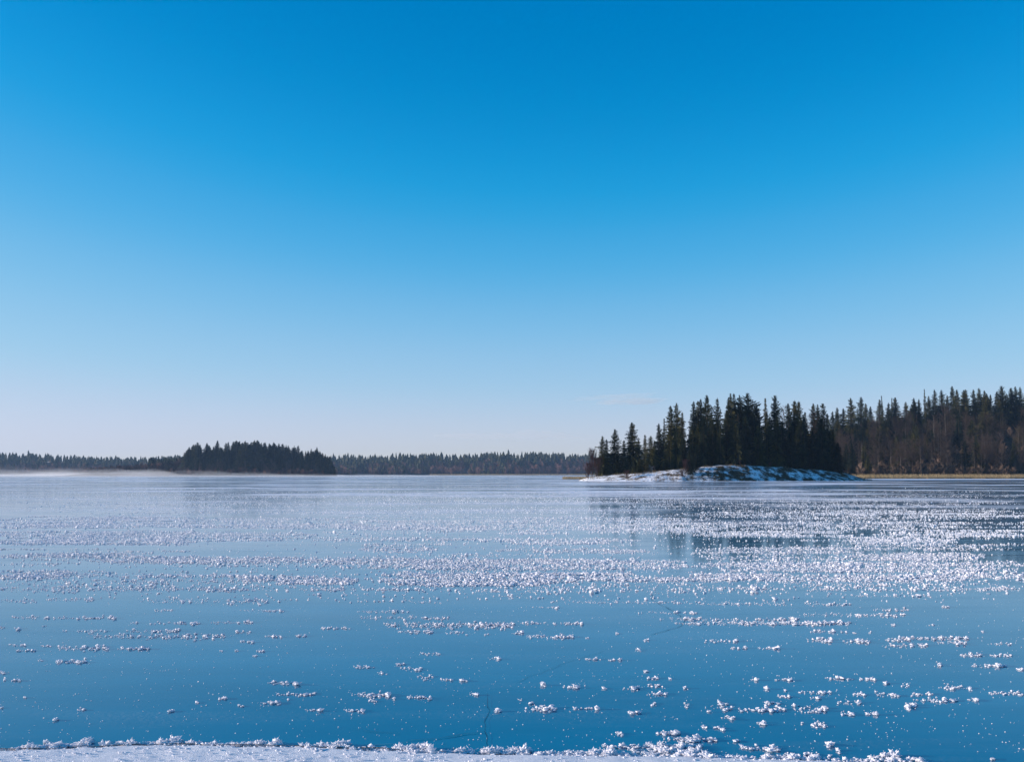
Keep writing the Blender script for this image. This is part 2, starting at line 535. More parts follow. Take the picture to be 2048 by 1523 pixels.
REF_H = 14.0
KINDS = {}
def variant(key, crown, trunk, cm, tm):
    crown.materials.append(M[cm]); trunk.materials.append(M[tm])
    KINDS.setdefault(key, []).append((crown, trunk))
for s in range(7):
    variant('spruce', spruce_crown(100 + s, REF_H, 2.75 + .25 * (s % 3), .04), trunk_mesh(REF_H, .17, s), 'spruce', 'bark')
for s in range(3):
    variant('broad', spruce_crown(200 + s, REF_H, 3.5 + .25 * s, .02), trunk_mesh(REF_H, .2, s), 'spruce', 'bark')
for s in range(3):
    variant('narrow', spruce_crown(300 + s, REF_H, 1.7 + .2 * s, .06), trunk_mesh(REF_H, .14, s), 'spruce', 'bark')
for s in range(2):
    variant('spire', spruce_crown(400 + s, REF_H, 2.4, .05, 'spire'), trunk_mesh(REF_H, .14, s), 'spruce', 'bark')
for s in range(2):
    variant('pine', spruce_crown(500 + s, REF_H, 3.0, .3, 'pine'), trunk_mesh(REF_H, .2, s), 'spruce', 'bark')
for s in range(2):
    variant('high', spruce_crown(600 + s, REF_H, 2.7, .24), trunk_mesh(REF_H, .15, s), 'spruce', 'bark')
for s in range(5):
    variant('bare', bare_crown(700 + s, REF_H, 2.4 + .2 * s), trunk_mesh(REF_H, .13, s, .9), 'twig', 'birch' if s == 0 else 'bark')
for s in range(3):
    variant('larch', bare_crown(800 + s, REF_H, 2.0, .12, 70, 9, .35, 'cone'), trunk_mesh(REF_H, .14, s), 'larch' if s == 0 else 'twig', 'bark')
for s in range(3):
    variant('shrub', bare_crown(900 + s, REF_H, 5.5, .02, 70, 12, 1.1, 'round', .09), trunk_mesh(REF_H, .25, s, .7), 'red_twig', 'bark')

def tree(name, kind, X, Y, Z, H, label, cat, group=None, wide=1.0, v=None):
    crown, trunk = KINDS[kind][(v if v is not None else R.randrange(100)) % len(KINDS[kind])]
    o = bpy.data.objects.new(name, None)
    COL.objects.link(o)
    o.empty_display_size = .5
    s = H / REF_H
    o.location = (X, Y, Z)
    o.rotation_euler = (R.uniform(-.02, .02), R.uniform(-.02, .02), R.uniform(0, 6.28))
    o.scale = (s * wide, s * wide, s)
    tag(o, label, cat, group)
    link('trunk', trunk, None, o)
    link('crown', crown, None, o)
    return o

def island_front(X):
    return IC[1] + .33 * (X - IC[0]) - 25 * math.sqrt(max(0.0, 1 - ((X - IC[0]) / 34.0) ** 2))

def island_row(px, off):                        # distance of a spot that lies off metres behind the island's near rim
    Y = 225.0
    for _ in range(12):
        Y = island_front(X_at(px, Y)) + off
    return Y

def tip_tree(name, kind, px, py, Y, zf, label, cat, group=None, wide=1.0, v=None):
    X = X_at(px, Y, py)
    Z = float(zf(X, Y))
    H = max(1.0, Z_at(py, Y) - Z)
    return tree(name, kind, X, Y, Z, H, label, cat, group, wide * REF_H / H if wide < 0 else wide, v)

PACK = 'dark spruce packed into the middle of the island wood'
ISLAND = [  # tip column, tip row, distance, kind, width, label
    (1204.5, 871, 237, 'spruce', .85, 'leftmost tall spruce on the island, beside the reddish shrub'),
    (1212, 878, 241, 'narrow', .9, 'small thin spruce just behind the leftmost island spruce'),
    (1231, 857, 232, 'spruce', 1.0, 'olive lit spruce, second tall one from the island tip'),
    (1247, 880, 240, 'narrow', 1.1, 'ragged small spruce between the two broad left island spruces'),
    (1263, 843.5, 233, 'broad', .85, 'broad layered spruce standing third from the island tip'),
    (1276, 879, 244, 'spruce', .8, 'short spruce right behind the broad layered island spruce'),
    (1291, 869, 240, 'narrow', .9, 'thin pointed spruce in the gap of the island wood'),
    (1301, 871, 229, 'high', 1.1, 'small spruce with bare pale stem at the sunny snow'),
    (1309, 880, 230, 'high', .9, 'shorter spruce with bare stem beside its taller twin'),
    (1318, 846, 236, 'spruce', .8, 'stepping spruce where the island wood starts to rise'),
    (1327.5, 836, 243, 'spire', .9, 'thin spire showing behind the stepping island spruce'),
    (1342, 810, 240, 'spruce', .8, 'tall spruce, left of the twin tips at the rising edge'),
    (1353, 805, 246, 'spruce', .72, 'tall spruce, right of the twin tips at the rising edge'),
    (1365, 823, 242, 'narrow', .95, 'narrow spruce before the wide notch in the island skyline'),
    (1386, 802, 240, 'spruce', .72, None), (1394, 801, 246, 'narrow', .9, None), (1402, 797, 243, 'spruce', .72, None),
    (1412.5, 789, 238, 'spruce', .85, 'high pointed spruce left of the island centre with reaching limbs'),
    (1424, 825, 245, 'spruce', .8, None),
    (1437, 795, 241, 'narrow', 1.05, 'thin topped spruce standing free in the island skyline centre'),
    (1455, 794, 244, 'spruce', .7, None), (1462, 786, 240, 'spruce', .75, None), (1470.5, 785, 246, 'narrow', .95, None),
    (1481, 789, 239, 'pine', .5, 'round headed pine at the top of the island wood'),
    (1494, 783, 242, 'pine', .68, 'tallest island pine with upswept limbs to the right'),
    (1511, 806, 246, 'pine', .5, 'lower pine with upturned limb right of the tallest pine'),
    (1530, 795, 243, 'spire', .95, 'needle thin spire right of the island pines'),
    (1541, 832, 240, 'spruce', .8, None),
    (1552, 789, 238, 'broad', .62, 'regular cone shaped spruce right of the needle thin spire'),
    (1577, 806, 242, 'spruce', .8, None), (1590, 799.5, 238, 'spruce', .85, 'highest of three spruces right of the bare birch'),
    (1598.5, 801, 245, 'spruce', .75, None),
    (1612, 822, 244, 'narrow', 1.0, None), (1625, 806, 240, 'spruce', .8, 'left of the close tips at the right of the island wood'),
    (1638, 808, 246, 'spruce', .75, None), (1648, 806, 242, 'narrow', 1.1, None),
    (1643, 836, 229, 'broad', .95, 'broad dark spruce in front at the right island end'),
    (1664, 858, 233, 'broad', .85, 'sloping dark spruce right of the broad front spruce'),
    (1676, 884, 229, 'broad', .95, 'lowest dark spruce closing the right island end'),
    (1380, 895, 222, 'spruce', 1.0, 'young slim spruce behind the reddish bank shrub'),
    (1392, 900, 224, 'broad', .8, 'short dark spruce added right of the reddish shrub to shade the bank'),  # added tree, put in to throw shade along the bank
    (1267, 922, 227, 'broad', .85, 'sunlit knee high young spruce leaning at the snow'),
    (1279, 915, 228, 'spruce', 1.0, 'young dark spruce beside the smallest sunlit one'),
]
for (px, py, Y, kd, w, lb) in ISLAND:
    nm = 'pine_tree' if kd == 'pine' else 'spruce_tree'
    tip_tree(nm, kd, px, py, island_row(px, max(3.0, min(Y - 219.0, 22.0)) if Y < 226 else min(Y - 219.0, 24.0) * (.6 if px > 1655 or px < 1215 else 1)), island_z, lb or PACK, 'tree', None if lb else 'spruces packed in the island wood', w * (1.45 if px < 1300 else 1.2))
for j in range(38):                                           # lower spruces that close the wood
    px = 1330 + 345 * (j + R.uniform(-.3, .6)) / 38
    top = np.interp(px, [1330, 1400, 1480, 1600, 1680], [868, 840, 832, 838, 886]) + R.uniform(-14, 22)
    tip_tree('spruce_tree', R.choice(['spruce', 'broad']), px, float(top), island_row(px, R.uniform(7, 17)), island_z, PACK, 'tree',
             'spruces packed in the island wood', R.uniform(.75, .95))
tip_tree('larch_tree', 'larch', 1477, 819, island_row(1477, 10.5), island_z, 'yellow brown bare larch inside the dark island wood', 'tree', None, .8, 0)
tip_tree('birch_tree', 'bare', 1568, 803, island_row(1568, 20), island_z, 'thin bare birch showing between two island spruces', 'tree', None, .6, 0)
tip_tree('birch_tree', 'bare', 1631, 815, island_row(1631, 20), island_z, 'pale bare birch behind the right island spruces', 'tree', None, .7, 2)
for (px, py, Y, w, lb) in [(1184, 897, 6, .42, 'reddish bare shrub at the left tip of the island'),
                           (1176, 925, 3.5, .7, 'low reddish shrub at the very tip of the island'),
                           (1194, 915, 5, .6, 'bare shrub in front of the leftmost island spruce'),
                           (1371, 918, 2.6, .6, 'pinkish bare shrub on the shaded island bank'),
                           (1364, 940, 1.6, .9, 'small bare shrub beside the pinkish one on the bank'),
                           (1254, 940, 3, 1.0, 'dark low shrub on the sunny island snow'),
                           (1480, 922, 7, .8, 'twiggy shrub under the island pines'),
                           (1540, 932, 7, .9, 'twiggy shrub right of the middle of the bank'),
                           (1700, 935, 5, .8, 'low twiggy shrub at the right island end')]:
    tip_tree('bare_shrub', 'shrub', px, py, island_row(px, Y), island_z, lb, 'shrub', None, w)

# right hillside
SKY_R = [(1665, 822), (1674, 814), (1688, 816), (1701, 795), (1720, 793), (1732, 806), (1740, 812), (1757.5, 798), (1765, 791), (1777, 805),
         (1783, 795), (1791, 794), (1812, 803), (1829, 795), (1839, 797), (1849, 777), (1857, 791), (1868, 778), (1884, 779), (1893, 790), (1905, 771),
         (1913, 778), (1927, 779), (1933, 778), (1947, 778), (1957, 775), (1968, 780), (1979, 788), (1992, 782), (2002, 771), (2012, 786), (2022, 775),
         (2032, 772), (2040, 773), (2053, 778), (1655, 826)]
SPIRES = {1765: 'left thin spire on the hillside skyline', 1783: 'second thin spire on the hillside skyline', 1849: 'lone black spire high on the hillside skyline'}
BROAD = {1720: 'broad pyramid spruce at the low left of the hillside skyline', 1905: 'highest broad spruce in the middle of the hillside skyline',
         2002: 'highest spruce near the right edge of the hillside skyline', 1868: 'layered spruce just right of the lone black spire'}
for (px, py) in SKY_R:
    k = int(px)
    kd = 'spire' if k in SPIRES else ('broad' if k in BROAD and k == 1720 else R.choice(['spruce', 'spruce', 'broad']))
    lb = SPIRES.get(k) or BROAD.get(k)
    tip_tree('spruce_tree', kd, px, py, R.uniform(408, 432), hill_z, lb or 'dark spruce along the skyline of the right hillside', 'tree',
             None if lb else 'spruces on the hillside skyline', 1.0 if kd != 'spire' else .8)
hs = []
for j in range(96):
    Y = 336 + 92 * (j / 96) ** .75 + R.uniform(-2, 2)
    px = R.uniform(1660, 2075)
    hs.append((px, Y))
def hill_words(px, Y, one, many):
    side = 'near the island' if px < 1790 else 'in the middle' if px < 1920 else 'near the right edge'
    row = 'low by the reeds' if Y < 355 else 'half way up the hillside' if Y < 390 else 'high on the hillside'
    return '%s %s, %s' % (one, row, side), 'tree', '%s %s, %s' % (many, row, side)
for (px, Y) in hs:
    X = X_at(px, Y)
    Z = float(hill_z(X, Y))
    brown = float(fbm(px / 55, Y / 22, 77)) + (.22 if (px < 1775 and 365 < Y < 400) else 0)
    if brown > .56:
        continue
    H = R.uniform(8.5, 14) if Y > 345 else R.uniform(6, 12)
    tree('spruce_tree', R.choice(['spruce', 'spruce', 'broad', 'narrow']), X, Y, Z, H,
         *hill_words(px, Y, 'dark spruce', 'spruces'), R.uniform(1.0, 1.4))
for j in range(190):
    Y = 335 + 95 * (j / 190) ** .9 + R.uniform(-2, 2)
    px = R.uniform(1660, 2075)
    if 1655 < px < 1775 and R.random() < .5:
        Y = R.uniform(362, 402)
    X = X_at(px, Y)
    Z = float(hill_z(X, Y))
    H = R.uniform(7.5, 12.5)
    if R.random() < .35:
        tree('larch_tree', 'larch', X, Y, Z, H, *hill_words(px, Y, 'brown bare larch', 'larches'), R.uniform(.7, 1), 1 + j % 2)
    else:
        tree('birch_tree', 'bare', X, Y, Z, H, *hill_words(px, Y, 'brown leafless birch', 'birches'), R.uniform(1.0, 1.5))

# left headland
HEAD = [(369, 905), (379, 893), (387, 888), (395, 884), (400, 888), (408, 895), (414, 885), (419, 890), (427, 892), (435, 880), (444, 895), (452, 885), (457, 883), (466, 882),
        (472, 880), (479, 881), (485, 884), (490, 880), (496, 884), (502, 883), (509, 879.5), (515.5, 879.5), (523, 884), (530, 883.5), (539, 886), (547.5, 883.5), (557.6, 886),
        (565, 887), (572.5, 889), (577, 890), (588, 890), (597, 890), (605, 900), (611, 901), (616, 900), (622, 897), (626, 901), (633, 893.6), (640, 901),
        (645, 905), (650, 907), (655, 911), (659, 913), (663, 920), (666, 930)]
def head_words(px):
    side = 'left shoulder' if px < 450 else 'rounded middle' if px < 580 else 'steep right end'
    return 'distant dark spruce on the %s of the wooded headland' % side, 'tree', 'spruces on the %s of the headland' % side
for (px, py) in HEAD:
    one = px == 435
    tip_tree('spruce_tree', 'broad' if one else R.choice(['spruce', 'spruce', 'narrow', 'broad']), px, py, R.uniform(845, 870) if px < 640 else R.uniform(815, 830), head_z,
             *(('tall lone layered spruce standing above the left headland', 'tree', None) if one else head_words(px)), 1.0 if one else R.uniform(1.1, 1.6))
hpx, hpy = [p[0] for p in HEAD], [p[1] for p in HEAD]
for j in range(84):
    px = 372 + 294 * (j + R.uniform(0, 1)) / 84
    top = float(np.interp(px, hpx, hpy)) + R.choice([R.uniform(1, 6), R.uniform(3, 20)])
    tip_tree('spruce_tree', R.choice(['spruce', 'broad']), px, top, R.uniform(826, 850) if px < 640 else R.uniform(806, 818), head_z,
             *head_words(px), R.uniform(1.3, 1.9))
for j in range(70):
    px = R.uniform(330, 650)
    Y = R.uniform(803, 826)
    X = X_at(px, Y)
    tree('birch_tree', R.choice(['bare', 'larch']), X, Y, float(head_z(X, Y)), R.uniform(6, 11), 'reddish brown bare tree along the foot of the left headland',
         'tree', 'bare trees at the headland foot', R.uniform(1.0, 1.5), 1 + j % 4)
X = X_at(436, 803); tree('juniper_bush', 'broad', X, 803, .3, 6.2, 'dark rounded bush at the foot of the left headland', 'bush', None, 1.9)

# far wood: one mass
def replicate(V, Fc, pos, scale, rot):
    N, nv = len(pos), len(V)
    c, s = np.cos(rot)[:, None], np.sin(rot)[:, None]
    x = V[None, :, 0] * scale[:, 0:1]; y = V[None, :, 1] * scale[:, 0:1]; z = V[None, :, 2] * scale[:, 1:2]
    P = np.stack([x * c - y * s + pos[:, 0:1], x * s + y * c + pos[:, 1:2], z + pos[:, 2:3]], -1).reshape(-1, 3)
    Fo = (Fc[None] + (np.arange(N) * nv)[:, None, None]).reshape(-1, Fc.shape[1])
    return P, Fo

def cone_tree(seed):
    r = random.Random(seed)
    V, Fc = [], []
    tiers = 6
    for t in range(tiers):
        z0, z1 = .06 + .88 * t / tiers, min(1, .06 + .88 * (t + 1.9) / tiers)
        rr = .17 * (1 - t / tiers) ** .8 + .02
        n = 7; i = len(V)
        for q in range(n):
            a = 6.283 * q / n + r.uniform(-.3, .3)
            rad = rr * r.uniform(.55, 1.25)
            V.append((rad * math.cos(a), rad * math.sin(a), z0 + r.uniform(-.04, .03)))
        V.append((0, 0, z1))
        Fc += [(i + q, i + (q + 1) % n, i + n) for q in range(n)]
    return np.array(V), np.array(Fc)

def brush_tree(seed):
    r = random.Random(seed)
    V, Fc = [], []
    for q in range(46):
        a = r.uniform(0, 6.28); t = r.random()
        rad = .3 * math.sin(math.pi * (.15 + .75 * t)) * r.random() ** .5
        z = .1 + .65 * t
        p = (rad * .5 * math.cos(a), rad * .5 * math.sin(a), z)
        w = .018
        i = len(V)
        V += [(p[0] + w, p[1], z), (p[0] - w, p[1] + w, z), (rad * 1.2 * math.cos(a), rad * 1.2 * math.sin(a), z + r.uniform(.12, .3))]
        Fc.append((i, i + 1, i + 2))
    return np.array(V), np.array(Fc)

def mass(name, mat, templ, pts, hs, ws, label, cat):
    PV, PF, off = [], [], 0
    idx = rng.integers(0, len(templ), len(pts))
    for k, (V, Fc) in enumerate(templ):
        m_ = idx == k
        P, Fo = replicate(V, Fc, pts[m_], np.stack([ws[m_], hs[m_]], -1), rng.uniform(0, 6.28, m_.sum()))
        PV.append(P); PF.append(Fo + off); off += len(P)
    tag(link(name, mesh_from(name, np.concatenate(PV), np.concatenate(PF)), M[mat]), label, cat, kind='stuff')

def scatter(n, px0, px1, Y0, Y1, zf, dens=None):
    px = rng.uniform(px0, px1, n); Y = rng.uniform(Y0, Y1, n)
    X = (px - 1024) / F * Y
    if dens is not None:
        k = dens(px, Y) > rng.uniform(0, 1, n)
        X, Y = X[k], Y[k]
    return np.stack([X, Y, zf(X, Y)], -1)
CT = [cone_tree(s) for s in range(6)]
BT = [brush_tree(s) for s in range(4)]
pts = np.concatenate([scatter(2100, -120, 1340, 1530, 1660, far_z),
                      scatter(900, -120, 1340, 1440, 1550, far_z, lambda p, y: sstep(.5, .62, fbm(p / 90, y / 60, 91)))])
hh = rng.uniform(7, 13, len(pts)) * (.75 + .6 * fbm(pts[:, 0] / 60, pts[:, 1] / 200, 95)) * np.where(rng.random(len(pts)) < .08, 1.25, 1)
mass('distant_spruce_wood', 'spruce', CT, pts, hh, hh * rng.uniform(1.0, 1.9, len(pts)), 'dark spruces massed along the far shore', 'forest')
pts = np.concatenate([scatter(2200, -120, 1340, 1432, 1560, far_z), scatter(500, -60, 420, 1380, 1440, lambda x, y: x * 0 + .3)])
hh = rng.uniform(6, 12, len(pts))
mass('distant_bare_wood', 'red_twig', BT, pts, hh, hh * rng.uniform(.9, 1.5, len(pts)), 'reddish leafless wood along the far shore', 'forest')
# trees filling the rest of the hillside behind and beside the ones in view
pts = scatter(700, 1600, 2300, 432, 560, hill_z)
pts = np.concatenate([pts, scatter(260, 2090, 2350, 336, 440, hill_z)])
hh = rng.uniform(6, 9, len(pts))
mass('hillside_undergrowth', 'twig', BT, pts, hh, hh * 1.2, 'bare undergrowth behind the hillside skyline', 'undergrowth')
pts = scatter(900, 1640, 2080, 334, 420, hill_z)
hh = rng.uniform(1.5, 4.5, len(pts))
mass('hillside_brush', 'twig', BT, pts, hh, hh * 1.3, 'low brown brush between the hillside trees', 'brush')
pts = scatter(420, 340, 650, 801, 822, head_z)
hh = rng.uniform(2, 5, len(pts))
mass('headland_brush', 'red_twig', BT, pts, hh, hh * 1.6, 'low reddish brush along the headland foot', 'brush')

p1 = scatter(420, 150, 392, 850, 905, lambda x, y: np.maximum(head_z(x, y), .2))
rise_ = np.interp(px_of(p1[:, 0], p1[:, 1]), [150, 230, 300, 390], [.35, .75, .9, 1.15])
hh = rng.uniform(5.5, 9.5, len(p1)) * rise_
mass('shore_thicket', 'red_twig', BT, p1, hh, hh * 1.5, 'reddish bare thicket running up to the left headland', 'thicket')
p1 = scatter(150, 300, 400, 865, 900, lambda x, y: np.maximum(head_z(x, y), .2))
hh = rng.uniform(7, 12, len(p1))
mass('shore_spruces', 'spruce', CT, p1, hh, hh * 1.5, 'low dark spruces where the shore meets the left headland', 'trees')
# reeds and grass
def blades(name, mat, pts, h0, h1, w, label, cat):
    n = len(pts)
    a = rng.uniform(0, 6.28, n); h = rng.uniform(h0, h1, n)
    lean = rng.normal(0, .18, (n, 2)) * h[:, None]
    d = np.stack([np.cos(a), np.sin(a), np.zeros(n)], -1) * w
    p0, p1 = pts - d, pts + d
    tip = pts + np.concatenate([lean, h[:, None]], 1)
    V = np.stack([p0, p1, tip], 1).reshape(-1, 3)
    tag(link(name, mesh_from(name, V, np.arange(3 * n).reshape(n, 3)), M[mat]), label, cat, kind='stuff')
def flat(x, y): return x * 0 + .05
p = scatter(15000, 1700, 2080, 322, 336, lambda x, y: np.maximum(hill_z(x, y), 0), lambda a, b: .35 + .65 * fbm(a / 14, b / 5, 61))
blades('reed_bed', 'reed', p, .4, 1.35, .035, 'golden dry reeds before the right hillside', 'reeds')
p = scatter(1500, 1125, 1190, 300, 318, flat)
blades('reed_bed', 'reed', p, .4, .9, .04, 'dry reeds beyond the left tip of the island', 'reeds')
p = scatter(5000, 860, 1200, 1395, 1425, flat)
blades('reed_bed', 'reed', p, 1.0, 2.0, .12, 'thin pale reed line under the far wood', 'reeds')
gx = rng.uniform(13, 83, 30000); gy = rng.uniform(208, 262, 30000)
gz = island_z(gx, gy)
k = (gz > .03) & (fbm(gx * .45, gy * .45, 71) + rng.normal(0, .06, 30000) > .52)
blades('island_grass', 'grass', np.stack([gx[k], gy[k], gz[k] - .02], -1), .15, .55, .03, 'tufts of dry grass poking through the island snow', 'grass')

# ------------------------------------------------------------------ cracks in the ice
def ribbon(name, px_pts, width, mat, label, z=.004, jag=.007):
    P = [G(*p) for p in px_pts]
    pts = []
    for (a, b) in zip(P[:-1], P[1:]):
        L = math.dist(a, b); k = max(2, int(L / .12))
        for j in range(k):
            t = j / k
            pts.append((a[0] + (b[0] - a[0]) * t + R.gauss(0, jag), a[1] + (b[1] - a[1]) * t + R.gauss(0, jag * 2)))
    pts.append(P[-1])
    V, Fc = [], []
    for j, (x, y) in enumerate(pts):
        q = pts[min(j + 1, len(pts) - 1)]; o = pts[max(j - 1, 0)]
        tx, ty = q[0] - o[0], q[1] - o[1]; L = math.hypot(tx, ty) or 1
        w = .75 * width * R.uniform(.3, 1.1) * (.3 if j in (0, len(pts) - 1) else 1)
        V += [(x - ty / L * w, y + tx / L * w, z), (x + ty / L * w, y - tx / L * w, z)]
        if j:
            i = len(V); Fc.append((i - 4, i - 3, i - 1, i - 2))
    return tag(link(name, mesh_from(name, V, Fc), M[mat]), label, 'crack')
ribbon('ice_crack', [(1305, 1188), (1304, 1200), (1330, 1213), (1350, 1224), (1369, 1238), (1364, 1250), (1330, 1262), (1300, 1270)], .005, 'crack',
       'dark jagged crack in the ice right of the centre')
ribbon('ice_crack', [(1210, 1300), (1140, 1322), (1080, 1345), (1030, 1365)], .0025, 'crack', 'faint hairline crack running down to the left')
ribbon('ice_crack', [(975, 1383), (977, 1410), (973, 1440), (972, 1462), (978, 1495)], .003, 'crack', 'upright hairline crack near the bottom centre')
ribbon('ice_crack', [(972, 1461), (930, 1468), (880, 1475), (840, 1482), (800, 1487)], .006, 'crack', 'slanting dark crack joining the upright one', .005)
ribbon('ice_crack', [(800, 1487), (740, 1490), (690, 1493)], .004, 'fracture', 'pale fracture line left of the slanting crack')
ribbon('ice_crack', [(700, 1458), (745, 1463), (800, 1466)], .003, 'crack', 'short level crack above the snow edge')
gp = [(-120, 1505.5), (0, 1504.8), (60, 1503.5), (130, 1501.5), (200, 1498.5), (260, 1496), (330, 1494), (420, 1494.5), (520, 1496.5), (640, 1499.5), (760, 1503.5), (900, 1509)]
ribbon('shore_gap_shade', gp, .013, 'gap', 'dark strip painting the shaded gap between the ice and the near snow', .019, .006)

# ------------------------------------------------------------------ frost flowers
def ico(sub):
    bm = bmesh.new(); bmesh.ops.create_icosphere(bm, subdivisions=sub, radius=1)
    V = np.array([v.co[:] for v in bm.verts]); Fc = np.array([[v.index for v in f.verts] for f in bm.faces])
    bm.free(); return V, Fc
def frost_shape(seed, sub, lumps, spike):
    r = np.random.default_rng(seed)
    V, Fc = ico(sub)
    d = V / np.linalg.norm(V, axis=1)[:, None]
    C = r.normal(0, 1, (lumps, 3)); C /= np.linalg.norm(C, axis=1)[:, None]; C[:, 2] = np.abs(C[:, 2]) * .8
    C /= np.linalg.norm(C, axis=1)[:, None]
    rad = np.full(len(V), .45)
    for c in C:
        dot = d @ c
        rad = np.maximum(rad, .45 + r.uniform(.12, .55) * np.exp((dot - 1) * r.uniform(14, 70)))
    rad *= 1 + spike * r.normal(0, 1, len(V))
    rad = np.where(r.random(len(V)) < (.07 if sub > 3 else .12), rad * r.uniform(1.15, 1.75, len(V)), rad)
    W = d * rad[:, None]
    W[:, 2] = np.where(W[:, 2] < -.2, -.2, W[:, 2]) * .8
    W[:, 2] += .16
    W[:, 0] *= r.uniform(.9, 1.6)
    W /= max(np.abs(W[:, :2]).max(), 1e-3)
    return W * .5, Fc                        # about one unit across
HI = [frost_shape(s, 4, 30, .05) for s in range(12)]
MID = [frost_shape(50 + s, 2, 12, .13) for s in range(8)]
LOW = [frost_shape(80 + s, 1, 4, .16) for s in range(8)]
FAR = [(np.array([(.5, 0, 0), (-.2, .45, 0), (-.25, -.42, 0), (.05, .02, .62), (.3, .2, .33), (-.3, -.05, .36)]) * 1.0,
        np.array([(0, 1, 4), (1, 2, 5), (2, 0, 3), (0, 4, 3), (4, 1, 3), (1, 5, 3), (5, 2, 3)]))]

